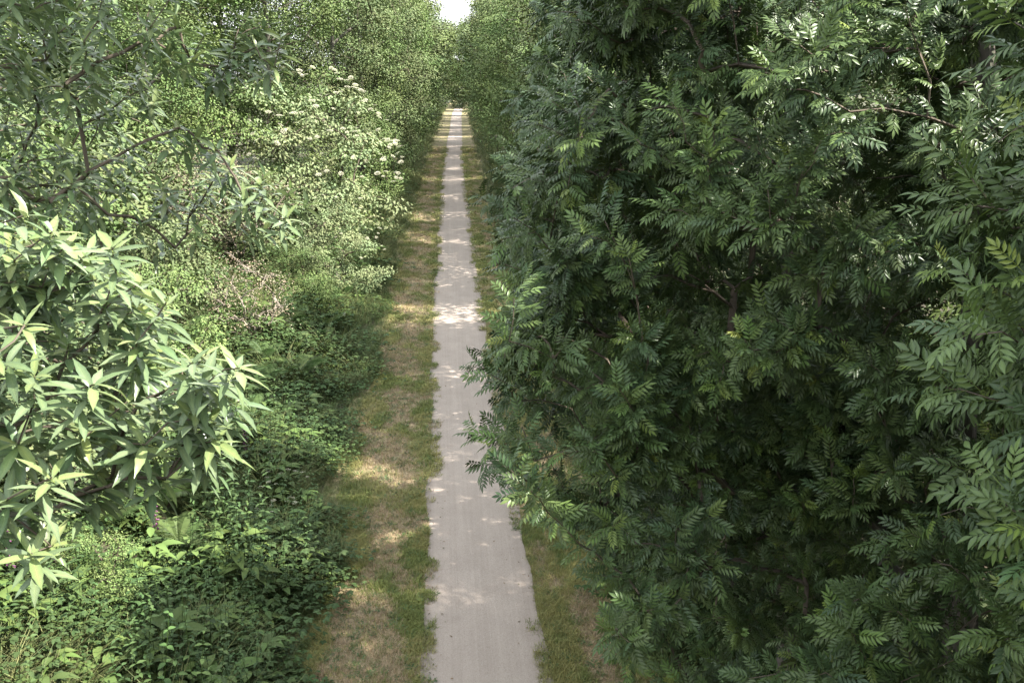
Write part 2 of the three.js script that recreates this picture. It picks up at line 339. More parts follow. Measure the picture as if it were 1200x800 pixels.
function ashTree(base, top, ells, seed, label, { young = 0.12, shoots = 5, keep, cut = 0.43, clump = 0.8, limbs = 24, scale = 1, extra = [] } = {}) {
  const r = RNG(seed), root = thing('ash_tree', V(base.x, ground(base.x, base.z), base.z), label, 'tree', 'ash trees beside the path');
  const trunk = trunkLine(V(base.x, ground(base.x, base.z) - 0.1, base.z), top, r, 10, 0.2);
  const sk = skeleton(trunk, shell(ells, r, { inner: 0.62, clump, cut, seed, keep }).concat(extra), r);
  const leaves = [], c = ells[0][0];
  for (const e of sk.ends) ashShoot(leaves, sk, e, r, c, young, shoots, scale);
  sk.nodes.forEach((n) => { n.p = n.p.clone().sub(root.position); });
  bark(sk, root, { limbs, rTip: 0.0045, most: 0.16 });
  hangLeaves(root, leaves, ashGeos, ashMats, ASH, r, { restMat: ashRest });
  return root;
}
const hollow = V(2.55, 6.0, -6.9);   // an open, dark pocket between two boughs
const facing = (p, d) => (((p.x - hollow.x) / 0.8) ** 2 + ((p.y - hollow.y) / 0.7) ** 2 + ((p.z - hollow.z) / 1.2) ** 2 < 1 ? 0 : 1) * (d.x > 0.5 ? 0.6 : 1) * (d.z < -0.75 ? 0.5 : 1);
ashTree(V(5.4, 0, -3.6), V(5.0, 10.4, -4.2), [[V(4.6, 8.6, -4.3), 2.5, 3.2, 1.9, 560], [V(4.4, 4.8, -5.2), 2.4, 2.0, 1.7, 330]], 101, 'ash tree by the bridge with large pale leaf sprays, crown widest of the row', { young: 0.3, keep: facing, scale: 0.86, shoots: 6 });
ashTree(V(4.6, 0, -7.4), V(4.2, 11, -8.3), [[V(3.3, 8.4, -8.6), 2.95, 3.9, 2.3, 1350], [V(3.4, 4.9, -7.4), 2.5, 1.9, 1.7, 330], [V(5.7, 8.3, -9.2), 1.7, 2.4, 1.7, 150], [V(1.15, 6.5, -8.0), 0.95, 1.4, 1.0, 110]], 102, 'ash tree with yellow young shoots and a low spray of leaves hanging over the path', { young: 0.16, keep: facing, scale: 0.7, shoots: 7,
  extra: [V(0.23, 6.45, -8.4), V(0.29, 6.62, -7.66), V(0.18, 5.91, -8.29), V(0.31, 6.2, -7.22), V(0.39, 6.17, -6.81), V(0.25, 5.86, -7.61), V(0.54, 6.03, -6.69), V(0.68, 5.77, -6.89), V(0.52, 6.27, -7.39), V(0.50, 6.36, -7.75), V(0.41, 7.03, -7.18), V(0.44, 7.38, -7.09), V(0.44, 7.37, -8.46), V(0.53, 7.41, -7.54), V(0.71, 6.4, -8.32), V(0.91, 5.22, -7.88), V(0.61, 6.03, -7.26), V(0.98, 5.33, -7.19), V(1.19, 5.15, -7.22), V(0.42, 7.64, -8.16), V(0.45, 7.85, -8.14), V(0.49, 8.06, -8.13), V(0.99, 6.2, -8), V(1.04, 6.7, -7.6), V(1.14, 5.7, -7.8), V(0.94, 7.2, -7.9), V(1.44, 5.4, -8.0)] });
ashTree(V(4.7, 0, -12.2), V(4.3, 11, -12.8), [[V(3.3, 7.0, -12.6), 2.95, 3.7, 2.5, 1250], [V(3.9, 3.6, -11.5), 2.0, 1.8, 2.0, 260]], 103, 'ash tree with dense dark green crown, next after the low hanging spray', { young: 0.06, keep: facing, scale: 0.74, shoots: 7 });
ashTree(V(4.8, 0, -17.5), V(4.4, 12.4, -18), [[V(3.7, 7.9, -17.6), 2.95, 5.3, 2.9, 1150]], 104, 'ash tree whose lower branches lean over the verge, fourth along the row from the bridge', { young: 0.05, keep: facing, shoots: 7, scale: 0.85 });

// --- sweet chestnut: long toothed leaves in drooping rosettes at the shoot ends
function chestnutLeaf(seed) {
  const r = RNG(seed), gb = new GB(), prof = [0.04, 0.55, 0.8, 0.9, 1.0, 0.9, 0.95, 0.66, 0.5, 0.2, 0];
  const rib = [1.45, 1.35, 1.25];
  tube(gb, [V(-0.018, 0.002, 0), V(0.002, 0, 0)], [0.0018, 0.0016], 3, [1.5, 1.4, 0.9]);
  blade(gb, new THREE.Matrix4(), 0.172, 0.021, prof, { fold: 0.2 + r() * 0.2, droop: 0.06 + r() * 0.34, rib, twist: (r() - 0.5) * 0.5 });
  return gb.build();
}
const nutGeos = [21, 22, 23, 24].map(chestnutLeaf);
const NUT = [[0.165, 0.25, 0.118], [0.19, 0.28, 0.135], [0.14, 0.218, 0.098], [0.22, 0.308, 0.165], [0.255, 0.345, 0.135], [0.23, 0.32, 0.12]];
const nutMats = NUT.map((c) => leafMat(lin(...c), { gloss: 1, coatRough: 0.3, through: 0.3, veins: true }));
const nutRest = leafMat(lin(1, 1, 1), { gloss: 1, coatRough: 0.3, through: 0.3, veins: true });
function nutShoot(out, sk, end, r, n = 12, s = 1) {
  const p1 = sk.nodes[end].p, p0 = sk.nodes[sk.nodes[end].parent].p, dir = p1.clone().sub(p0).normalize().add(V(0, 1.0, 0)).normalize();
  const ax = V(0.3, 1, 0.2).cross(dir).normalize(), spin = r() * 6.28;
  for (let k = 0; k < n; k++) {
    const t = k / (n - 1), side = ax.clone().applyAxisAngle(dir, spin + k * 2.4), pos = p1.clone().addScaledVector(dir, -0.2 * s * (1 - t) * (1 - t * 0.4));
    const lift = lerp(0.02, 0.6, t * t * t), d = side.clone().multiplyScalar(1).addScaledVector(dir, lift).add(V(0, -0.12 + 0.2 * t, 0));
    const up = V(0, 1, 0).addScaledVector(dir, 0.3).add(V((r() - 0.5) * 0.5, 0, (r() - 0.5) * 0.5));
    const young = t > 0.72 && r() < 0.75;
    out.push({ m: frame(pos, d, up, (r() - 0.5) * 0.6, s * between(r, 0.8, 1.18) * (t > 0.9 ? 0.75 : 1)), k: young ? 4 + Math.floor(r() * 2) : Math.floor(r() * 4) });
  }
}
function chestnutTree(base, top, ells, seed, label, { cut = 0.38, clump = 0.6, leavesPer = 17, rise = 0.1, inner = 0.45, apart = 0.2, keep, extra = [] } = {}) {
  const r = RNG(seed), g0 = ground(base.x, base.z), root = thing('chestnut_tree', V(base.x, g0, base.z), label, 'tree', 'chestnut trees beside the path');
  const trunk = trunkLine(V(base.x, g0 - 0.1, base.z), top, r, 10, 0.2);
  const sk = skeleton(trunk, shell(ells, r, { inner, clump, cut, seed, apart, keep }).concat(extra, extra.filter((p, k) => p.z > -6 && k % 3).map((p) => p.clone().add(V((r() - 0.5) * 0.4 - 0.08, (r() - 0.5) * 0.4 - 0.05, (r() - 0.5) * 0.5 - 0.1)))), r, { rise });
  const leaves = [];
  for (const e of sk.ends) nutShoot(leaves, sk, e, r, leavesPer + Math.floor(r() * 4));
  sk.nodes.forEach((n) => { n.p = n.p.clone().sub(root.position); });
  bark(sk, root, { limbs: 26, rTip: 0.0045, most: 0.13, pow: 0.43 });
  hangLeaves(root, leaves, nutGeos, nutMats, NUT, r, { restMat: nutRest });
  return root;
}
chestnutTree(V(-4.6, 0, -4.6), V(-3.6, 8.4, -4.8), [[V(-2.2, 7.5, -4.95), 1.15, 0.8, 0.9, 85], [V(-3.7, 7.2, -4.9), 1.6, 1.6, 1.3, 90]], 201, 'sweet chestnut tree in full sun, its broad pale green leaf rosettes spreading over the undergrowth', { inner: 0.3, apart: 0.16,
  extra: [V(-1.52, 8.23, -4.49), V(-1.8, 8.2, -4.69), V(-1.93, 8.36, -4.64), V(-1.62, 7.96, -4.65), V(-1.35, 7.94, -4.65), V(-1.83, 7.71, -4.26), V(-1.56, 7.68, -4.21), V(-1.37, 7.51, -4.66), V(-1.17, 7.73, -4.35), V(-0.96, 7.71, -4.32), V(-1.06, 7.42, -4.72), V(-1.17, 7.45, -4.4), V(-1.12, 7.23, -4.57), V(-1.7, 7.37, -4.42), V(-1.8, 7.41, -4.54), V(-1.89, 7.91, -4.37), V(-1.49, 7.76, -4.61), V(-1.94, 7.96, -4.84), V(-1.1, 7.34, -4.4), V(-1.38, 7.12, -4.49), V(-2.06, 8.03, -4.74), V(-1.86, 6.96, -4.06), V(-2.12, 8.17, -4.84), V(-1.53, 7.5, -4.51), V(-1.97, 7.37, -4.33), V(-1.75, 7.29, -4.12), V(-1.67, 7.09, -4.58), V(-1.43, 7.33, -4.39), V(-2.13, 6.97, -4.48), V(-1.78, 8.12, -4.88), V(-1.48, 8.02, -4.73), V(-1.92, 7.72, -4.8), V(-1.14, 7.61, -4.4), V(-2.16, 7.66, -4.73), V(-1.86, 6.89, -4.27)] });
chestnutTree(V(-7.0, 0, -7.6), V(-6.2, 10.5, -7.6), [[V(-3.4, 9.4, -7.6), 2.0, 0.75, 1.4, 100], [V(-2.8, 8.15, -7.8), 1.5, 0.32, 0.9, 30], [V(-5.2, 11.4, -7.8), 2.8, 1.6, 2.4, 200], [V(-4.3, 8.7, -8.9), 1.9, 1.2, 1.1, 110], [V(-1.7, 11.2, -7.1), 2.4, 0.9, 1.7, 260], [V(-3.6, 10.9, -8.7), 2.2, 0.6, 1.5, 130]], 202, 'sweet chestnut tree with long bare-looking limbs and leafy tips reaching out towards the path', { inner: 0.3, rise: 0.05, apart: 0.16,
  extra: [V(-1.1, 8, -7.64), V(-1.22, 8.12, -7.64), V(-1.16, 7.99, -7.03), V(-1.34, 8.22, -7.13), V(-1.45, 8.07, -7.16), V(-1.68, 8.28, -7.77), V(-1.69, 8.43, -7.43), V(-1.87, 8.5, -7.6), V(-1.94, 8.59, -7.39), V(-1.34, 7.87, -7.31), V(-1.21, 9.21, -7.58), V(-1.26, 9.01, -7.5), V(-1.42, 9.15, -7.72), V(-1.61, 9.11, -7.72), V(-1.85, 9.25, -8), V(-2, 9.3, -7.87), V(-1.53, 9.37, -8.04), V(-1.72, 8.93, -7.87), V(-2.25, 9.41, -8.14), V(-2.06, 9.12, -7.81), V(-2.14, 9.2, -7.47), V(-1.62, 9, -7.89), V(-1.4, 9.31, -8.04), V(-1.95, 9.03, -7.95), V(-3.47, 9.13, -8.55), V(-3.27, 9.27, -8.79), V(-2.74, 8.94, -7.93), V(-2.78, 8.72, -8.78), V(-3.34, 8.54, -8.39), V(-2.85, 8.37, -7.89), V(-2.3, 8.46, -7.56), V(-3.66, 8.1, -8.69), V(-3.09, 7.79, -8.77), V(-2.13, 8.15, -7.5), V(-2.14, 7.73, -8.42), V(-2.17, 7.65, -7.84), V(-3.35, 8.82, -7.85), V(-2.59, 9.13, -8.1), V(-3.24, 8.79, -8.74), V(-2.73, 8.1, -8.66), V(-2.92, 8.07, -7.46), V(-3.63, 9.4, -8.7), V(-2.71, 9.42, -7.82), V(-2.44, 8.73, -8.6), V(-2.36, 7.85, -7.79), V(-2.96, 7.5, -8.53)] });

// --- other broad-leaved trees and shrubs: one crown mesh of folded leaves, shared between copies
function crownMesh(sk, r, { leaf = 0.1, width = 0.3, per = 120, spread = 0.5, flat = 0.6, col = [1, 1, 1], vary = 0.3, hang = 0.15, prof = null }) {
  const gb = new GB(), one = new GB();
  for (const e of sk.ends) {
    const p1 = sk.nodes[e].p, tint = 1 + (r() - 0.5) * vary, warm = 1 + (r() - 0.5) * 0.25;
    for (let k = 0; k < per; k++) {
      const a = V(r() * 2 - 1, r() * 2 - 1, r() * 2 - 1); if (a.lengthSq() > 1) { k--; continue; }
      const pos = p1.clone().add(V(a.x * spread, a.y * spread * flat - hang * (a.x * a.x + a.z * a.z) * spread, a.z * spread));
      const d = V(a.x + (r() - 0.5) * 1.2, -0.25 + (r() - 0.5) * 0.5, a.z + (r() - 0.5) * 1.2), up = V(a.x * 0.7 + (r() - 0.5) * 0.9, 1, a.z * 0.7 + (r() - 0.5) * 0.9);
      const v = tint * (1 + (r() - 0.5) * 0.35), c = [col[0] * v * warm, col[1] * v, col[2] * v];
      const M = frame(pos, d, up), L = leaf * between(r, 0.7, 1.25), w = L * width * 0.6;
      if (prof) { blade(gb, M, L, w, prof, { fold: 0.3, droop: 0.2, c }); continue; }
      const q = [[0, 0, 0], [L * 0.45, w * 0.35, -w], [L, -L * 0.12, 0], [L * 0.5, w * 0.35, w]].map(([x, y, z]) => { _v.set(x, y, z).applyMatrix4(M); return gb.v(_v.x, _v.y, _v.z, c); });
      gb.i.push(q[0], q[2], q[1], q[0], q[3], q[2]);
    }
  }
  return gb.build();
}
function broadTree(name, plain, p, turn, spec, label, category, group, mat) {
  const r = RNG(spec.seed), root = thing(name, p, label, category, group); root.rotation.y = turn; root.userData.plain = plain;
  const tips = shell(spec.ells, r, { inner: spec.inner ?? 0.5, clump: spec.clump ?? 1.6, cut: spec.cut ?? 0.38, seed: spec.seed, lumpy: spec.lumpy ?? 0.85 });
  let sk;
  if (spec.stems) {
    sk = skeleton(trunkLine(V(0, -0.2, 0), V(0.05, 0.25, 0), r, 2, 0.02), tips, r, { up: 0.2, rise: 0.2 });
  } else sk = skeleton(trunkLine(V(0, -0.3, 0), V((r() - 0.5) * 0.6, spec.top, (r() - 0.5) * 0.6), r, 10, 0.25), tips, r, { step: spec.step ?? 0.7 });
  bark(sk, root, { limbs: spec.limbs ?? 10, rTip: spec.rTip ?? 0.012, most: spec.most ?? 0.25, pow: 0.5 });
  part('crown', crownMesh(sk, r, spec), mat, root, 'stuff');
  return root;
}
const on = (x, z) => V(x, ground(x, z), z);
const TINTS = { fresh: [0.14, 0.2, 0.062], leaf: [0.122, 0.175, 0.058], dull: [0.132, 0.168, 0.07], elder: [0.2, 0.245, 0.115] };   // kinds of tree, mixed on both sides of the path
const crownMats = Object.fromEntries(Object.entries(TINTS).map(([k, c]) => [k, leafMat(lin(...c), { gloss: 0.25, coatRough: 0.5 })]));

const tallA = { seed: 301, top: 13, ells: [[V(0, 9.3, 0), 3.2, 5.6, 3.2, 170], [V(0.6, 4.8, 0.4), 3.0, 2.6, 3.0, 70]], leaf: 0.13, width: 0.6, per: 130, spread: 0.85, limbs: 14 };
const tallB = { seed: 302, top: 12, ells: [[V(0, 10, 0), 3.4, 4.6, 3.4, 150], [V(-0.8, 5.6, 0.6), 3.2, 3.4, 3.0, 95]], leaf: 0.13, width: 0.55, per: 130, spread: 0.9, limbs: 14 };
const farA = { seed: 303, top: 13, ells: [[V(0, 9.5, 0), 3.5, 6, 3.5, 60], [V(0.4, 4.4, 0), 3.3, 3, 3.3, 30]], leaf: 0.27, width: 0.6, per: 110, spread: 1.2, limbs: 6 };
const farB = { seed: 304, top: 12, ells: [[V(0, 9, 0), 3.8, 5.4, 3.6, 60], [V(-0.4, 4, 0.4), 3.6, 3, 3.3, 30]], leaf: 0.27, width: 0.55, per: 110, spread: 1.25, limbs: 6 };
const shrubA = { seed: 305, stems: true, ells: [[V(0, 2.1, 0), 1.7, 1.7, 1.7, 95]], leaf: 0.1, width: 0.62, per: 62, spread: 0.42, clump: 0.75, cut: 0.43, limbs: 9, rTip: 0.007, most: 0.05, prof: [0, 0.85, 0.9, 0] };
const shrubB = { seed: 306, stems: true, ells: [[V(0, 1.7, 0), 1.9, 1.5, 1.7, 95]], leaf: 0.085, width: 0.45, per: 70, spread: 0.4, clump: 0.65, cut: 0.44, limbs: 9, rTip: 0.007, most: 0.05, prof: [0, 0.85, 0.9, 0] };

const NTH = ['first', 'second', 'third', 'fourth', 'fifth', 'sixth', 'seventh', 'eighth', 'ninth', 'tenth', 'eleventh', 'twelfth', 'thirteenth', 'fourteenth', 'fifteenth', 'sixteenth', 'seventeenth', 'eighteenth', 'nineteenth', 'twentieth', 'twenty-first', 'twenty-second', 'twenty-third', 'twenty-fourth', 'twenty-fifth', 'twenty-sixth'], count = {}, nth = (k) => NTH[count[k] = (count[k] ?? -1) + 1];
const proto = {};
const sites = RNG(77);
function plant(kind, spec, name, p, s, tint, label, category, group) {
  const turn = sites() * 6.28;
  if (!proto[kind]) { const o = broadTree(name, name, p, turn, spec, label, category, group, crownMats[tint]); o.scale.set(...s); proto[kind] = o; return o; }
  return copyOf(proto[kind], p, turn, s, label, group, crownMats[tint], name);
}
// the row on the sunny side, seen beyond the flowering elder
const SUNNY = 'tall trees on the sunlit side of the path', SHADY = 'tall trees on the shaded side of the path';
for (const [x, z, h, tint] of [[-8.6, -51, 1.0, 'leaf'], [-7.0, -60, 1.1, 'dull'], [-6.2, -69, 1.03, 'leaf'], [-5.6, -79, 1.2, 'dull'], [-5.2, -90, 1.2, 'fresh'], [-5.0, -101, 1.25, 'dull'], [-13, -46, 1.1, 'fresh'], [-13, -60, 1.2, 'leaf'], [-12, -76, 1.25, 'fresh']])
  plant(h > 1.04 ? 'tallB' : 'tallA', h > 1.04 ? tallB : tallA, 'tall_tree', on(x, z), [h, h, h], tint, x < -11 ? 'tall pale tree in the second rank behind the trees past the flowering elder' : nth('sunny') + ' tall sunlit tree along the path counted from the flowering elder', 'tree', SUNNY);
for (const [x, z, h, tint] of [[-4.9, -112, 1.2, 'leaf'], [-4.7, -126, 1.2, 'dull'], [-4.5, -142, 1.2, 'leaf'], [-4.6, -160, 1.2, 'dull'], [-4.2, -180, 1.2, 'fresh'], [-3.6, -202, 1.2, 'dull'], [-2.6, -226, 1.2, 'fresh'], [-1.2, -246, 1.15, 'leaf'], [-10, -118, 1.2, 'fresh'], [-10, -150, 1.25, 'leaf'], [-9, -190, 1.3, 'dull']])
  plant(z % 4 ? 'farA' : 'farB', z % 4 ? farA : farB, 'distant_tree', on(x, z), [h, h, h], tint, x < -8.5 ? 'distant pale tree standing back behind the far row on the sunlit side' : nth('far') + ' of the distant sunlit trees where the path narrows, counted from the tall row', 'tree', 'distant trees on the sunlit side');
// the row on the shaded side
for (const [x, z, h, tint] of [[5.3, -24, 1.0, 'leaf'], [5.5, -30.5, 0.98, 'dull'], [5.8, -40, 0.88, 'fresh'], [5.8, -48, 0.9, 'dull'], [5.7, -57, 0.82, 'fresh'], [5.6, -67, 1.05, 'leaf'], [5.6, -77, 1.08, 'fresh'], [5.6, -88, 1.15, 'leaf'], [5.7, -99, 1.2, 'dull']])
  plant(h > 1.02 ? 'tallB' : 'tallA', h > 1.02 ? tallB : tallA, 'tall_tree', on(x, z), [h, h, h], tint, nth('shady') + ' shaded leafy tree along the path counted from the end of the ash row', 'tree', SHADY);
for (const [x, z, h, tint] of [[6.0, -112, 1.22, 'leaf'], [6.2, -126, 1.25, 'dull'], [6.4, -142, 1.25, 'fresh'], [6.6, -159, 1.3, 'dull'], [7.0, -178, 1.3, 'fresh'], [7.4, -199, 1.3, 'leaf'], [7.2, -221, 1.3, 'fresh'], [6.0, -238, 1.3, 'leaf'], [4.4, -248, 1.35, 'dull'], [2.2, -256, 1.4, 'leaf'], [-1.2, -264, 1.4, 'dull'], [0.4, -280, 1.5, 'fresh']])
  plant(z % 4 ? 'farA' : 'farB', z % 4 ? farA : farB, 'distant_tree', on(x, z), [h, h, h], tint, nth('farshade') + ' distant shaded tree on the shaded side, counted towards the path end', 'tree', 'distant trees on the shaded side');
// trees of the wood behind the ash row, which keep the sun off the path
for (const [x, z, h, tint] of [[9.2, -2.5, 0.8, 'dull'], [8.2, -5.6, 0.84, 'fresh'], [9.6, -8.7, 0.82, 'leaf'], [7.9, -11.6, 0.8, 'fresh'], [9.2, -14.5, 0.8, 'leaf'], [9.6, -20.5, 0.84, 'dull'], [9.6, -25.5, 0.95, 'leaf'], [9.4, -31, 1.04, 'dull'], [8.6, -37.6, 0.72, 'fresh'], [9.8, -41.5, 1.04, 'dull'], [9.8, -48.5, 1.04, 'fresh'], [10, -55, 1.04, 'leaf'], [10, -62, 1.12, 'fresh'], [10, -71, 1.12, 'leaf'], [10, -79, 1.12, 'dull'], [10.4, -93, 1.12, 'leaf'], [10.6, -104, 1.15, 'leaf'], [11, -119, 1.2, 'dull'], [11, -131, 1.2, 'fresh'], [11, -149, 1.25, 'leaf'], [11.4, -169, 1.25, 'dull'], [12, -187, 1.25, 'leaf']])
  plant(z < -22 ? 'farA' : 'tallA', z < -22 ? farA : tallA, 'tall_tree', on(x, z), [h, h, h], tint, nth('wood') + ' shaded leafy tree behind the ash row, counted from the bridge', 'tree', 'trees behind the ash row');
// the wooded cutting goes on behind the viewpoint, on the other side of the bridge
for (const [x, z, h, tint] of [[6.4, 11, 0.9, 'dull'], [-6.4, 11, 0.85, 'fresh'], [6.4, 21, 1.0, 'dull'], [-6.6, 21, 1.0, 'fresh']])
  plant('farB', farB, 'tall_tree', on(x, z), [h, h, h], tint, nth('behind') + ' leafy tree of the wood that goes on behind the viewpoint', 'tree', 'trees behind the viewpoint');
// trees standing farther up the sunlit bank
for (const [x, z, h, tint] of [[-17, -33, 0.8, 'leaf'], [-20, -42, 0.9, 'fresh'], [-24, -35, 0.9, 'leaf'], [-22, -54, 1.0, 'dull'], [-30, -46, 1.0, 'leaf'], [-15, -24, 0.62, 'dull'], [-28, -64, 1.1, 'fresh'], [-18, -66, 1.1, 'dull'], [-36, -58, 1.1, 'fresh'], [-11.5, -39, 0.75, 'leaf'], [-16.5, -49, 1.0, 'fresh'], [-26, -78, 1.3, 'leaf'], [-38, -76, 1.3, 'dull'], [-14.5, -51, 1.25, 'leaf'], [-19.5, -46, 1.15, 'fresh'], [-25, -50, 1.25, 'dull'], [-21, -29, 0.75, 'leaf']])
  plant(z < -53 ? 'farB' : 'tallB', z < -53 ? farB : tallB, 'tall_tree', on(x, z), [h, h, h], tint, 'pale sunlit tree at the back of the bank behind the chestnut limbs', 'tree', 'trees at the back of the sunlit bank');

// shrubs filling the sunlit bank
for (const [x, z, s, tint, k] of [[-8.6, -13.5, 1.0, 'dull', 'A'], [-10.6, -16, 1.35, 'fresh', 'B'], [-7.0, -17.5, 1.05, 'dull', 'A'], [-9.6, -20.5, 1.3, 'fresh', 'A'], [-12.6, -21, 1.5, 'leaf', 'B'], [-7.2, -23.5, 0.95, 'fresh', 'B'], [-10.6, -26, 1.5, 'leaf', 'A'], [-13.5, -29, 1.8, 'dull', 'B'], [-16, -26, 1.9, 'leaf', 'A'], [-7.6, -36.5, 1.1, 'dull', 'A'], [-5.7, -14.2, 0.42, 'fresh', 'B'], [-6.8, -15.8, 0.6, 'dull', 'A'], [-5.4, -19, 0.45, 'fresh', 'A'], [-6.2, -21, 0.55, 'leaf', 'B'], [-4.9, -34, 0.5, 'fresh', 'A'], [-5.6, -36.8, 0.6, 'leaf', 'B'], [-8.0, -27.5, 0.9, 'dull', 'A'], [-12, -34, 1.8, 'leaf', 'B'], [-9.4, -31.5, 1.3, 'dull', 'A'], [-10.2, -44, 1.6, 'fresh', 'B'], [-15, -38, 1.9, 'dull', 'A'], [-19, -36, 2.0, 'fresh', 'B'], [-6.2, -51, 1.2, 'leaf', 'A'], [-5.6, -60, 1.3, 'fresh', 'B'], [-5.2, -70, 1.3, 'leaf', 'A'], [-5.0, -81, 1.4, 'dull', 'A'], [-4.8, -93, 1.4, 'leaf', 'B']])
  plant('shrub' + k, k === 'A' ? shrubA : shrubB, 'leafy_shrub', on(x, z), [s, s * 1.05, s], tint, s < 0.65 ? 'low leafy shrub in the undergrowth between the chestnut and the wide verge' : z < -50 ? nth('edgeshrub') + ' shrub at the foot of the tall sunlit trees, counted from the elder' : 'rounded leafy shrub growing on the sunlit bank behind the chestnut limbs', 'shrub', 'leafy shrubs on the sunlit bank');
for (const [x, z, s, tint, k] of [[4.6, -14.5, 0.85, 'dull', 'A'], [4.4, -19.5, 0.8, 'fresh', 'B'], [4.6, -24, 0.9, 'dull', 'A'], [4.5, -29.5, 0.85, 'fresh', 'B'], [4.6, -36, 0.9, 'leaf', 'A'], [4.7, -44, 0.95, 'fresh', 'B'], [4.7, -53, 1.0, 'leaf', 'A'], [4.8, -63, 1.0, 'dull', 'B'], [4.8, -74, 1.1, 'leaf', 'A'], [4.9, -88, 1.1, 'dull', 'B'], [5.4, -8.5, 0.9, 'fresh', 'B'], [7.4, -11, 1.3, 'dull', 'A'], [7.6, -16, 1.3, 'fresh', 'B'], [6.8, -6, 1.2, 'leaf', 'A']])
  plant('shrub' + k, k === 'A' ? shrubA : shrubB, 'leafy_shrub', on(x, z), [s, s * 1.0, s], tint, x > 5 ? 'shaded leafy shrub deep in the shade behind the ash trunks' : nth('darkshrub') + ' shaded shrub at the edge of the narrow verge, counted from the bridge', 'shrub', 'leafy shrubs on the shaded side');

for (const [x, z, s] of [[0.6, -240, 1.5], [2.6, -241, 1.7], [4.6, -240, 1.6]]) plant('shrubA', shrubA, 'leafy_shrub', on(x, z), [s, s, s], 'leaf', 'leafy shrub in the clump where the far end of the path disappears', 'shrub', 'shrubs at the far end of the path');

// --- elder bush in flower
function umbelGeo(seed, R, n, stalk) {
  const r = RNG(seed), gb = new GB();
  for (let k = 0; k < n; k++) {
    const a = k * 2.4, q = R * Math.sqrt((k + 0.5) / n), x = Math.cos(a) * q, z = Math.sin(a) * q, y = stalk + (1 - (q / R) ** 2) * R * 0.25, s = R * 0.17 * between(r, 0.7, 1.2);
    for (let m = 0; m < 2; m++) { const b = r() * 6.28; blade(gb, frame(V(x - Math.cos(b) * s, y, z - Math.sin(b) * s), V(Math.cos(b), 0.05, Math.sin(b)), V(0, 1, 0)), s * 2, s * 0.8, [0, 1, 0], { fold: 0.2, droop: 0.1 }); }
    if (k % 4 === 0) tube(gb, [V(0, 0, 0), V(x, y, z)], [R * 0.02, R * 0.012], 3, [0.35, 0.5, 0.15]);
  }
  return gb.build();
}
const petalMat = new THREE.MeshPhysicalMaterial({ color: lin(0.62, 0.6, 0.44), vertexColors: true, roughness: 0.9, transmission: 0.3, thickness: 0, side: THREE.DoubleSide });
const elderUmbel = umbelGeo(401, 0.085, 24, 0.05);
function elder(p, s, seed, label, tint, n) {
  const spec = { seed, stems: true, ells: [[V(0, 3.0, 0), 2.5, 2.6, 2.3, 130], [V(0.6, 1.5, 0.6), 2.2, 1.3, 2.0, 40]], leaf: 0.13, width: 0.42, per: 70, spread: 0.5, clump: 1.0, cut: 0.36, limbs: 12, rTip: 0.009, most: 0.08, prof: [0, 0.9, 0.8, 0] };
  const o = broadTree('elder_bush', 'elder_bush', p, 0.4, spec, label, 'bush', 'elder bushes in flower', crownMats[tint]);
  delete o.userData.plain; o.scale.setScalar(s);
  const r = RNG(seed + 3);
  const spots = shell([[V(0.2, 3.1, 0.2), 2.95, 2.95, 2.75, n]], r, { inner: 0.94, clump: 0.7, cut: 0.44, seed: seed + 1, keep: (q, d) => (d.y > -0.35 ? 1 : 0), apart: 0.13 });
  for (const q of spots) { const m = part('flower_head', elderUmbel, petalMat, o); m.position.copy(q); m.rotation.set((r() - 0.5) * 0.7 + (q.z > 0 ? 0.25 : -0.1), r() * 6, (r() - 0.5) * 0.7 - q.x * 0.12); m.scale.setScalar(between(r, 0.7, 1.25)); }
  return o;
}
elder(on(-6.4, -46), 1.42, 411, 'large elder bush covered in flat white flower heads on the sunlit bank', 'elder', 230);
elder(on(-4.6, -38.5), 0.7, 412, 'small elder bush with white flower heads beside the wide grass verge', 'elder', 45);

// --- dry shrubs: pale pinkish twigs with withered leaves
const dryMat = leafMat(lin(0.33, 0.28, 0.2), { gloss: 0 }), dryTwig = new THREE.MeshStandardMaterial({ color: lin(0.26, 0.22, 0.18), roughness: 1 });
function dryShrub(p, s, seed, label, per) {
  const spec = { seed, stems: true, ells: [[V(0, 1.6, 0), 1.6, 1.4, 1.5, 190]], leaf: 0.06, width: 0.4, per, spread: 0.34, clump: 0.6, cut: 0.3, limbs: 8, rTip: 0.006, most: 0.05 };
  const o = broadTree('dry_shrub', 'dry_shrub', p, 1, spec, label, 'shrub', 'dried-out shrubs on the bank', dryMat); delete o.userData.plain; o.scale.setScalar(s);
  o.traverse((m) => { if (m.name === 'twigs') m.material = dryTwig; });
}
dryShrub(on(-8.4, -37), 1.5, 421, 'pale pinkish dry shrub rising behind the chestnut limbs next to the elder', 32);
dryShrub(on(-6.2, -29.5), 1.0, 422, 'tangle of bare greyish brown twigs among the ferns', 14);

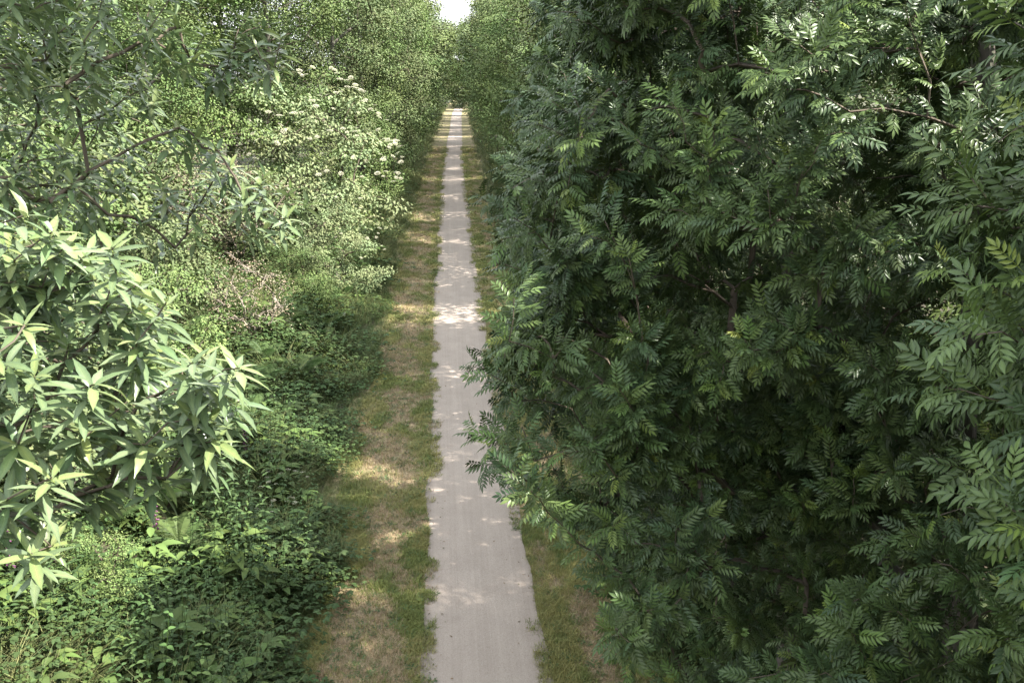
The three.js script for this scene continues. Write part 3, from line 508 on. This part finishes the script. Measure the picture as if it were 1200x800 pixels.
// ------------------------------------------------------------------ undergrowth
const FERNS = [[-4.5, -24.5], [-5.0, -26], [-4.3, -27.2], [-5.5, -28], [-4.7, -29.4], [-4.1, -31], [-5.2, -31.5], [-4.4, -33.5], [-5.1, -35], [-6.0, -25], [-5.9, -22.5], [-4.9, -22.6], [-5.5, -17.6], [-5.0, -16.6], [-6.1, -16.2], [-6.6, -19.5], [-6.6, -14.6], [-4.2, -37], [-7.4, -21.2], [-7.2, -26.4]];
const OVATE = [0.1, 0.8, 1, 0.6, 0];
function nettleGeo(seed, h) {
  const r = RNG(seed), gb = new GB(), lean = V((r() - 0.5) * 0.25, 1, (r() - 0.5) * 0.25);
  tube(gb, [V(0, 0, 0), lean.clone().multiplyScalar(h)], [0.004, 0.002], 3, [0.8, 0.8, 0.6]);
  const n = 9;
  for (let k = 0; k < n; k++) for (const s of [0, Math.PI]) {
    const t = (k + 1.2) / (n + 0.2), a = k * 1.57 + s + (r() - 0.5) * 0.5, l = 0.085 * (1.1 - 0.55 * t) * between(r, 0.8, 1.2);
    const v = 0.85 + 0.35 * r();
    blade(gb, frame(lean.clone().multiplyScalar(h * t), V(Math.cos(a), 0.15, Math.sin(a)), V(0, 1, 0), (r() - 0.5) * 0.4), l, l * 0.26, OVATE, { fold: 0.2, droop: 0.35, c: [v, v, v] });
  }
  return gb.build();
}
function brambleGeo(seed, len) {
  const r = RNG(seed), gb = new GB(), at = (t) => V(len * t, len * 0.75 * t * (1.15 - t) + 0.05, Math.sin(t * 2) * 0.1);
  tube(gb, [0, 0.25, 0.5, 0.75, 1].map(at), [0.005, 0.004, 0.004, 0.003, 0.002], 3, [0.9, 0.6, 0.45]);
  for (let k = 0; k < 13; k++) {
    const t = 0.08 + 0.92 * (k / 12), a = (k % 2 ? 1 : -1) * between(r, 0.7, 1.5), b = at(t), d = V(Math.cos(a), 0.25 + r() * 0.3, Math.sin(a)).normalize(), tip = b.clone().addScaledVector(d, 0.06);
    for (const [q, l] of [[0, 0.062], [1.1, 0.05], [-1.1, 0.05]]) { const v = 0.85 + 0.35 * r(); blade(gb, frame(tip, V(Math.cos(a + q), -0.1, Math.sin(a + q)), V((r() - 0.5) * 0.5, 1, (r() - 0.5) * 0.5)), l * between(r, 0.9, 1.3), l * 0.36, OVATE, { fold: 0.22, droop: 0.25, c: [v, v, v] }); }
  }
  return gb.build();
}
function herbGeo(seed) {   // feathery low herb
  const r = RNG(seed), gb = new GB();
  for (let k = 0; k < 7; k++) {
    const a = k * 2.4 + r(), h = between(r, 0.18, 0.42), o = between(r, 0.06, 0.22), tip = V(Math.cos(a) * o, h, Math.sin(a) * o);
    tube(gb, [V(0, 0, 0), tip], [0.0025, 0.0015], 3, [0.8, 0.8, 0.6]);
    for (let m = 0; m < 6; m++) { const t = 0.4 + 0.6 * (m / 5), b = a + (m % 2 ? 1.2 : -1.2) * (1 - 0.6 * t) + (r() - 0.5) * 0.4, v = 0.8 + 0.45 * r(); blade(gb, frame(tip.clone().multiplyScalar(t), V(Math.cos(b), 0.2, Math.sin(b)), V(0, 1, 0), (r() - 0.5)), 0.065, 0.014, [0.1, 1, 0.7, 0], { droop: 0.3, c: [v, v, v] }); }
  }
  return gb.build();
}
function grassGeo(seed, n, h0, h1, w, spread, bend = 0.5) {
  const r = RNG(seed), gb = new GB();
  for (let k = 0; k < n; k++) {
    const a = r() * 6.28, q = spread * Math.sqrt(r()), h = between(r, h0, h1), b = r() * 6.28, v = 0.8 + 0.4 * r(), lean = between(r, 0.1, bend);
    blade(gb, frame(V(Math.cos(a) * q, 0, Math.sin(a) * q), V(Math.cos(b) * lean, 1, Math.sin(b) * lean), V(-Math.cos(b), lean, -Math.sin(b)).multiplyScalar(-1)), h, w, [0.8, 1, 0.7, 0], { fold: 0.4, droop: -0.25 - r() * 0.35, c: [v, v, v] });
  }
  return gb.build();
}
const herbMat = leafMat(lin(1, 1, 1), { gloss: 0.2, coatRough: 0.5 }), grassMat = leafMat(lin(1, 1, 1), { gloss: 0.12, coatRough: 0.5 });
{
  const r = RNG(501), lists = {};
  const put = (kind, geo, x, z, s, c, y = 0) => {
    const L = lists[kind] ??= { geo, m: [], c: [] };
    L.m.push(new THREE.Matrix4().makeRotationFromEuler(new THREE.Euler((r() - 0.5) * 0.25, r() * 6.28, (r() - 0.5) * 0.25)).scale(V(s, s * between(r, 0.85, 1.15), s)).setPosition(x, ground(x, z) - 0.02 + y, z));
    L.c.push(c);
  };
  const dockGeo = (() => { const q = RNG(33), gb = new GB(); for (let k = 0; k < 11; k++) { const a = k * 2.4, l = between(q, 0.16, 0.28), v = 0.85 + 0.3 * q(), h = between(q, 0.05, 0.55); tube(gb, [V(0, 0, 0), V(Math.cos(a) * 0.08, h, Math.sin(a) * 0.08)], [0.004, 0.003], 3, [0.9, 0.8, 0.6]); blade(gb, frame(V(Math.cos(a) * 0.08, h, Math.sin(a) * 0.08), V(Math.cos(a), 0.35, Math.sin(a)), V(0, 1, 0), (q() - 0.5) * 0.5), l, l * 0.2, [0.15, 0.8, 1, 0.85, 0.5, 0], { fold: 0.3, droop: 0.4, c: [v, v, v] }); } return gb.build(); })();
  const G = { dock: dockGeo, nettle: nettleGeo(1, 1.0), bramble: brambleGeo(3, 0.9), herb: herbGeo(5), tall: grassGeo(7, 16, 0.35, 0.8, 0.0045, 0.1), lush: nettleGeo(9, 0.45) };
  const cols = { dock: [0.085, 0.13, 0.035], nettle: [0.052, 0.09, 0.028], bramble: [0.048, 0.082, 0.025], herb: [0.09, 0.13, 0.037], tall: [0.15, 0.17, 0.07], lush: [0.078, 0.115, 0.03] };
  const seen = (x, y, z) => inView(V(x, y, z), 1.35);
  // sunny-side bank
  const scatter = (n, d0, d1, s0, s1, pick, grow) => {
    for (let k = 0; k < n; k++) {
      const d = d0 + (d1 - d0) * r(), s = lerp(s0, s1, r()), x = pathX(d) + s, z = -d; if (!seen(x, ground(x, z) + 0.4, z)) continue;
      if (FERNS.some(([a, b]) => (a - x) ** 2 + (b - z) ** 2 < 0.36)) continue;
      const verge = s < 0 ? -(s - vergeL(d)) : s - vergeR(d); if (verge < -0.05) continue;
      const kind = pick(x, z, verge, r()), big = smoothstep(verge, 0, 1.4);
      put(kind, G[kind], x, z, grow * lerp(0.5, 1.0, big) * between(r, 0.45, 1.5) * lerp(0.55, 1.4, smoothstep(fbm(x * 0.8 + 7, z * 0.7, 531, 3), 0.3, 0.72)), shade(cols[kind], r, 0.3));
    }
  };
  const mixL = (x, z, v, q) => {
    const a = fbm(x * 0.55, z * 0.4, 511, 3) + (q - 0.5) * 0.55, b = fbm(x * 0.7 + 40, z * 0.5, 517, 3) + (((q * 7.3) % 1) - 0.5) * 0.5;
    if (z < -23 && q < 0.55) return q < 0.33 ? 'herb' : 'tall';
    if (v < 0.35) return q < 0.4 ? 'tall' : q < 0.75 ? 'herb' : 'lush';
    if ((q * 13.7) % 1 < 0.06) return 'dock';
    return a > 0.6 ? 'bramble' : a > 0.5 ? 'nettle' : b > 0.55 ? 'tall' : b > 0.45 ? 'lush' : 'herb';
  };
  scatter(17000, 11.5, 26, -9.5, -2.0, mixL, 1.0);
  scatter(12000, 26, 45, -9.0, -2.0, mixL, 1.15);
  scatter(7000, 45, 90, -7.5, -2.0, (x, z, v, q) => (v < 1 ? (q < 0.7 ? 'tall' : 'herb') : mixL(x, z, v, q)), 1.4);
  scatter(3500, 90, 230, -6, -2.0, (x, z, v, q) => (q < 0.6 ? 'tall' : 'nettle'), 2.0);
  scatter(7000, 11, 26, 2.0, 6.5, (x, z, v, q) => (v < 0.4 ? (q < 0.5 ? 'herb' : 'tall') : q < 0.55 ? 'bramble' : q < 0.8 ? 'nettle' : 'lush'), 1.1);
  scatter(4000, 26, 60, 2.0, 5.5, mixL, 1.3);
  scatter(3000, 60, 230, 2.0, 5, (x, z, v, q) => (q < 0.5 ? 'tall' : 'nettle'), 1.9);
  const words = { dock: 'dock_undergrowth', nettle: 'nettle_undergrowth', bramble: 'bramble_undergrowth', herb: 'feathery_undergrowth', tall: 'tall_grass', lush: 'leafy_undergrowth' };
  const says = { dock: 'large-leaved dock plants standing among the nettles', nettle: 'upright dark green nettles filling the banks on both sides', bramble: 'trailing bramble stems with three-part leaves covering the banks', herb: 'low feathery green herbs along the edges of the verges', tall: 'long pale green grass standing among the herbs on the banks', lush: 'low broad-leaved green plants between the nettles' };
  for (const k in lists) tag(instanced(words[k], lists[k].geo, k === 'tall' ? grassMat : herbMat, lists[k].m, lists[k].c), says[k], k === 'tall' ? 'grass' : 'undergrowth');

  // short turf on the verges
  const turfG = grassGeo(21, 9, 0.04, 0.12, 0.004, 0.05, 1.0), strawG = grassGeo(22, 8, 0.04, 0.11, 0.0034, 0.07, 2.2), clover = herbGeo(23), T = [[], [], []], C = [[], [], []];
  const verge = (n, d0, d1, grow) => {
    for (let k = 0; k < n; k++) {
      const d = d0 + (d1 - d0) * r(), left = r() < 0.58, s = left ? lerp(vergeL(d), edgeL(d) + 0.2, r()) : lerp(edgeR(d) - 0.2, vergeR(d), r()), x = pathX(d) + s, z = -d;
      if (!seen(x, 0, z)) continue;
      if (s > edgeL(d) - 0.03 && s < edgeR(d) + 0.03 && r() > 0.9 * smoothstep(fbm(d * 0.9, s < 0 ? 2 : 8, 177, 3), 0.4, 0.62)) continue;
      const dry = dryness(s, d % 8), q = r(), kind = q < dry * 0.8 ? 1 : q > 0.975 ? 2 : 0;
      if (kind === 0 && r() < dry * 0.55) continue;
      T[kind].push(new THREE.Matrix4().makeRotationY(r() * 6.28).scale(V(grow, (kind === 2 ? 0.3 : 1) * Math.sqrt(grow) * between(r, 0.6, 1.3), grow).multiplyScalar(kind === 2 ? 0.45 : 1)).setPosition(x, ground(x, z) + 0.002, z));
      C[kind].push(kind === 1 ? shade([0.42, 0.325, 0.2], r, 0.3) : kind === 2 ? shade([0.08, 0.14, 0.05], r, 0.2) : shade(fbm(x * 1.5, z, 523, 2) > 0.5 ? [0.17, 0.195, 0.058] : [0.26, 0.25, 0.09], r, 0.25));
    }
  };
  verge(20000, 12, 20, 1); verge(15000, 20, 34, 1.35); verge(10000, 34, 60, 1.9); verge(7000, 60, 120, 2.8);
  tag(instanced('grass', turfG, grassMat, T[0], C[0]), 'short mown green grass on the two verges', 'grass');
  tag(instanced('dry_grass', strawG, grassMat, T[1], C[1]), 'flattened straw-coloured dry grass in worn patches of the verges', 'grass');
  tag(instanced('small_weeds', clover, herbMat, T[2], C[2]), 'small flat weeds scattered through the mown verges', 'undergrowth');
}

// --- ferns
function frondGeo(seed, L) {
  const r = RNG(seed), gb = new GB(), at = (t) => V(L * t * (1 - 0.12 * t), L * (0.75 * t - 0.72 * t * t), 0), n = 22;
  tube(gb, [0, 0.33, 0.66, 1].map(at), [0.004, 0.003, 0.002, 0.001], 3, [0.9, 0.9, 0.5]);
  for (let k = 0; k < n; k++) for (const s of [-1, 1]) {
    const t = 0.16 + 0.82 * (k / (n - 1)), l = L * 0.24 * Math.sin(Math.PI * Math.pow(1 - t * 0.93, 0.8)) + 0.02, v = 0.85 + 0.3 * r();
    blade(gb, frame(at(t), V(0.45, -0.15, s), V(0, 1, 0), s * 0.2 + (r() - 0.5) * 0.3), l, Math.max(0.006, l * 0.075), [0.8, 1, 0.6, 0], { fold: 0.1, droop: 0.25, c: [v, v, v] });
  }
  return gb.build();
}
const frondGeos = [frondGeo(601, 0.85), frondGeo(602, 0.75), frondGeo(603, 0.95)];
const fernMats = [[0.1, 0.165, 0.05], [0.08, 0.14, 0.045], [0.13, 0.19, 0.06]].map((c) => leafMat(lin(...c), { gloss: 0.15, through: 0.4 }));
{
  const r = RNG(611);
  for (const [x, z] of FERNS) {
    const big = between(r, 0.95, 1.35), t = thing('fern', on(x, z), z > -20 ? 'sunlit fern growing in the undergrowth below the pale chestnut leaves' : 'arching fern in the bank of ferns beside the wide verge', 'fern', z > -20 ? 'ferns below the chestnut' : 'ferns beside the wide verge');
    const n = 8 + Math.floor(r() * 4);
    for (let k = 0; k < n; k++) { const m = part('frond', frondGeos[k % 3], fernMats[Math.floor(r() * 3)], t); m.rotation.set((r() - 0.5) * 0.3, (k / n) * 6.28 + (r() - 0.5) * 0.5, between(r, 0.35, 0.85)); m.scale.setScalar(big * between(r, 0.75, 1.1)); m.position.y = 0.25; }
  }
}
// --- cow parsley, foxgloves, pale tussock
const smallUmbel = umbelGeo(621, 0.05, 18, 0.03);
{
  const r = RNG(622);
  const stemG = (() => { const gb = new GB(); tube(gb, [V(0, 0, 0), V(0.02, 0.45, 0.01), V(0, 0.9, 0)], [0.006, 0.004, 0.003], 5); tube(gb, [V(0.02, 0.45, 0.01), V(0.14, 0.82, 0.05)], [0.003, 0.002], 3); tube(gb, [V(0.02, 0.55, 0.01), V(-0.11, 0.85, -0.06)], [0.003, 0.002], 3); return gb.build(); })();
  const leafG = herbGeo(624), leafM = leafMat(lin(0.075, 0.13, 0.045), { gloss: 0.1 });
  const parsley = (x, z, s, label, group) => {
    const t = thing('cow_parsley', on(x, z), label, 'plant', group); t.scale.setScalar(s); t.rotation.y = r() * 6;
    part('stem', stemG, greenStem, t); part('leaves', leafG, leafM, t, 'stuff');
    for (const [a, b, c] of [[0, 0.9, 0], [0.14, 0.82, 0.05], [-0.11, 0.85, -0.06]]) { const m = part('flower_head', smallUmbel, petalMat, t); m.position.set(a, b, c); m.rotation.set((r() - 0.5) * 0.5, r() * 6, (r() - 0.5) * 0.5); }
  };
  for (const [x, z] of [[-3.55, -18.0], [-3.3, -18.4], [-3.75, -18.7], [-3.45, -19.2], [-3.9, -19.4], [-3.2, -19.6], [-3.65, -17.5], [-4.0, -20.3], [-3.35, -21.2], [-3.1, -17.8], [-3.9, -27], [-3.7, -33]]) parsley(x, z, between(r, 0.85, 1.15), 'cow parsley with small white flower heads in the shaded undergrowth beside the wide verge', 'cow parsley beside the wide verge');
  for (const [x, z] of [[3.0, -13.7], [3.15, -14.2], [2.95, -14.6], [3.4, -14.1], [3.2, -16.2], [3.5, -17.4], [3.3, -18.8], [3.7, -19.6], [3.1, -20.4]]) parsley(x, z, between(r, 0.8, 1.0), 'cow parsley with white flower heads under the ash trees', 'cow parsley under the ash trees');
  const bell = (() => { const gb = new GB(), g = new THREE.LatheGeometry([[0.004, 0], [0.009, 0.012], [0.011, 0.03], [0.016, 0.042]].map(([a, b]) => new THREE.Vector2(a, b)), 8); return g; })();
  const bellM = new THREE.MeshPhysicalMaterial({ color: lin(0.3, 0.1, 0.24), roughness: 0.8, transmission: 0.3, thickness: 0, side: THREE.DoubleSide });
  for (const [x, z, l] of [[-4.6, -20.6, 'purple foxglove in the shade of the undergrowth'], [-5.35, -16.5, 'purple foxglove standing below the chestnut leaves'], [-6.6, -13.7, 'pinkish foxglove among the dark stems under the chestnut']]) {
    const t = thing('foxglove', on(x, z), l, 'flower', 'foxgloves'), gb = new GB(); tube(gb, [V(0, 0, 0), V(0.03, 0.6, 0), V(0.02, 1.25, 0.02)], [0.008, 0.006, 0.003], 5); part('stem', gb.build(), greenStem, t);
    for (let k = 0; k < 22; k++) { const a = k * 2.2 + r(), m = part('bell', bell, bellM, t), y = 0.62 + 0.028 * k; m.position.set(0.025 + Math.cos(a) * 0.008, y, Math.sin(a) * 0.008); m.rotation.set(0, -a, -2.0); m.scale.setScalar(1.35 - 0.03 * k); }
    const lv = new GB(); for (let k = 0; k < 8; k++) { const a = k * 2.4; blade(lv, frame(V(0, 0.06 + 0.05 * k, 0), V(Math.cos(a), 0.5, Math.sin(a)), V(0, 1, 0)), 0.2, 0.04, OVATE, { droop: 0.4 }); } part('leaves', lv.build(), leafM, t, 'stuff');
  }
  const tus = (x, z, s, label) => { const t = thing('grass_tussock', on(x, z), label, 'grass', 'tussocks'); t.scale.setScalar(s); part('leaves', grassGeo(Math.floor(s * 1000), 60, 0.4, 0.75, 0.006, 0.1, 0.9), leafMat(lin(0.22, 0.25, 0.1), { gloss: 0.1, through: 0.4 }), t, 'stuff'); };
  tus(-5.2, -15.5, 1.0, 'pale sunlit grass tussock below the chestnut leaves'); tus(-3.2, -15.6, 0.8, 'loose grass tussock leaning onto the wide verge');
}
// --- dead leaves blown onto the path and its edges
{
  const r = RNG(641), gb = new GB(); blade(gb, new THREE.Matrix4(), 0.05, 0.012, [0.1, 0.8, 1, 0.6, 0], { fold: 0.5, droop: -0.25 });
  const M = [], C = [];
  for (let k = 0; k < 420; k++) {
    const d = 12 + 40 * r() ** 1.4, side = r() < 0.5 ? -1 : 1, s = side * (0.98 - 0.7 * r() ** 4), x = pathX(d) + s; if (!inView(V(x, 0, -d), 1.3)) continue;
    M.push(new THREE.Matrix4().makeRotationFromEuler(new THREE.Euler((r() - 0.5) * 0.6, r() * 6.28, (r() - 0.5) * 0.4)).scale(V(1, 1, 1).multiplyScalar(between(r, 0.5, 1.2))).setPosition(x, ground(x, -d) + 0.018, -d));
    C.push(r() < 0.7 ? shade([0.2, 0.14, 0.085], r, 0.35) : shade([0.11, 0.13, 0.045], r, 0.3));
  }
  tag(instanced('fallen_leaves', gb.build(), leafMat(lin(1, 1, 1), { gloss: 0 }), M, C), 'small dead leaves scattered over the gravel path', 'leaves');
}
// --- fallen sticks at the foot of the shrubs on the narrow verge
{
  const r = RNG(631), m = new THREE.MeshStandardMaterial({ color: lin(0.4, 0.35, 0.28), roughness: 0.9 });
  for (const [x, z, a, l] of [[2.75, -14.4, 0.5, 0.7], [2.9, -14.0, 0.35, 0.55], [2.55, -13.9, 0.9, 0.35]]) {
    const gb = new GB(); tube(gb, [V(-l / 2, 0.02, 0), V(-l * 0.1, 0.03, 0.02), V(l * 0.2, 0.035, -0.01), V(l / 2, 0.05, 0.03)], [0.011, 0.01, 0.008, 0.004], 6); tube(gb, [V(l * 0.05, 0.03, 0), V(l * 0.25, 0.09, 0.1)], [0.005, 0.002], 4);
    const o = part(numbered('fallen_stick'), gb.build(), m, scene); o.position.copy(on(x, z)); o.position.y += 0.02; o.rotation.y = a;
    tag(o, 'bleached fallen stick lying on the narrow verge by the white flowers', 'stick', 'fallen sticks on the narrow verge');
  }
}
renderer.render(scene, camera);
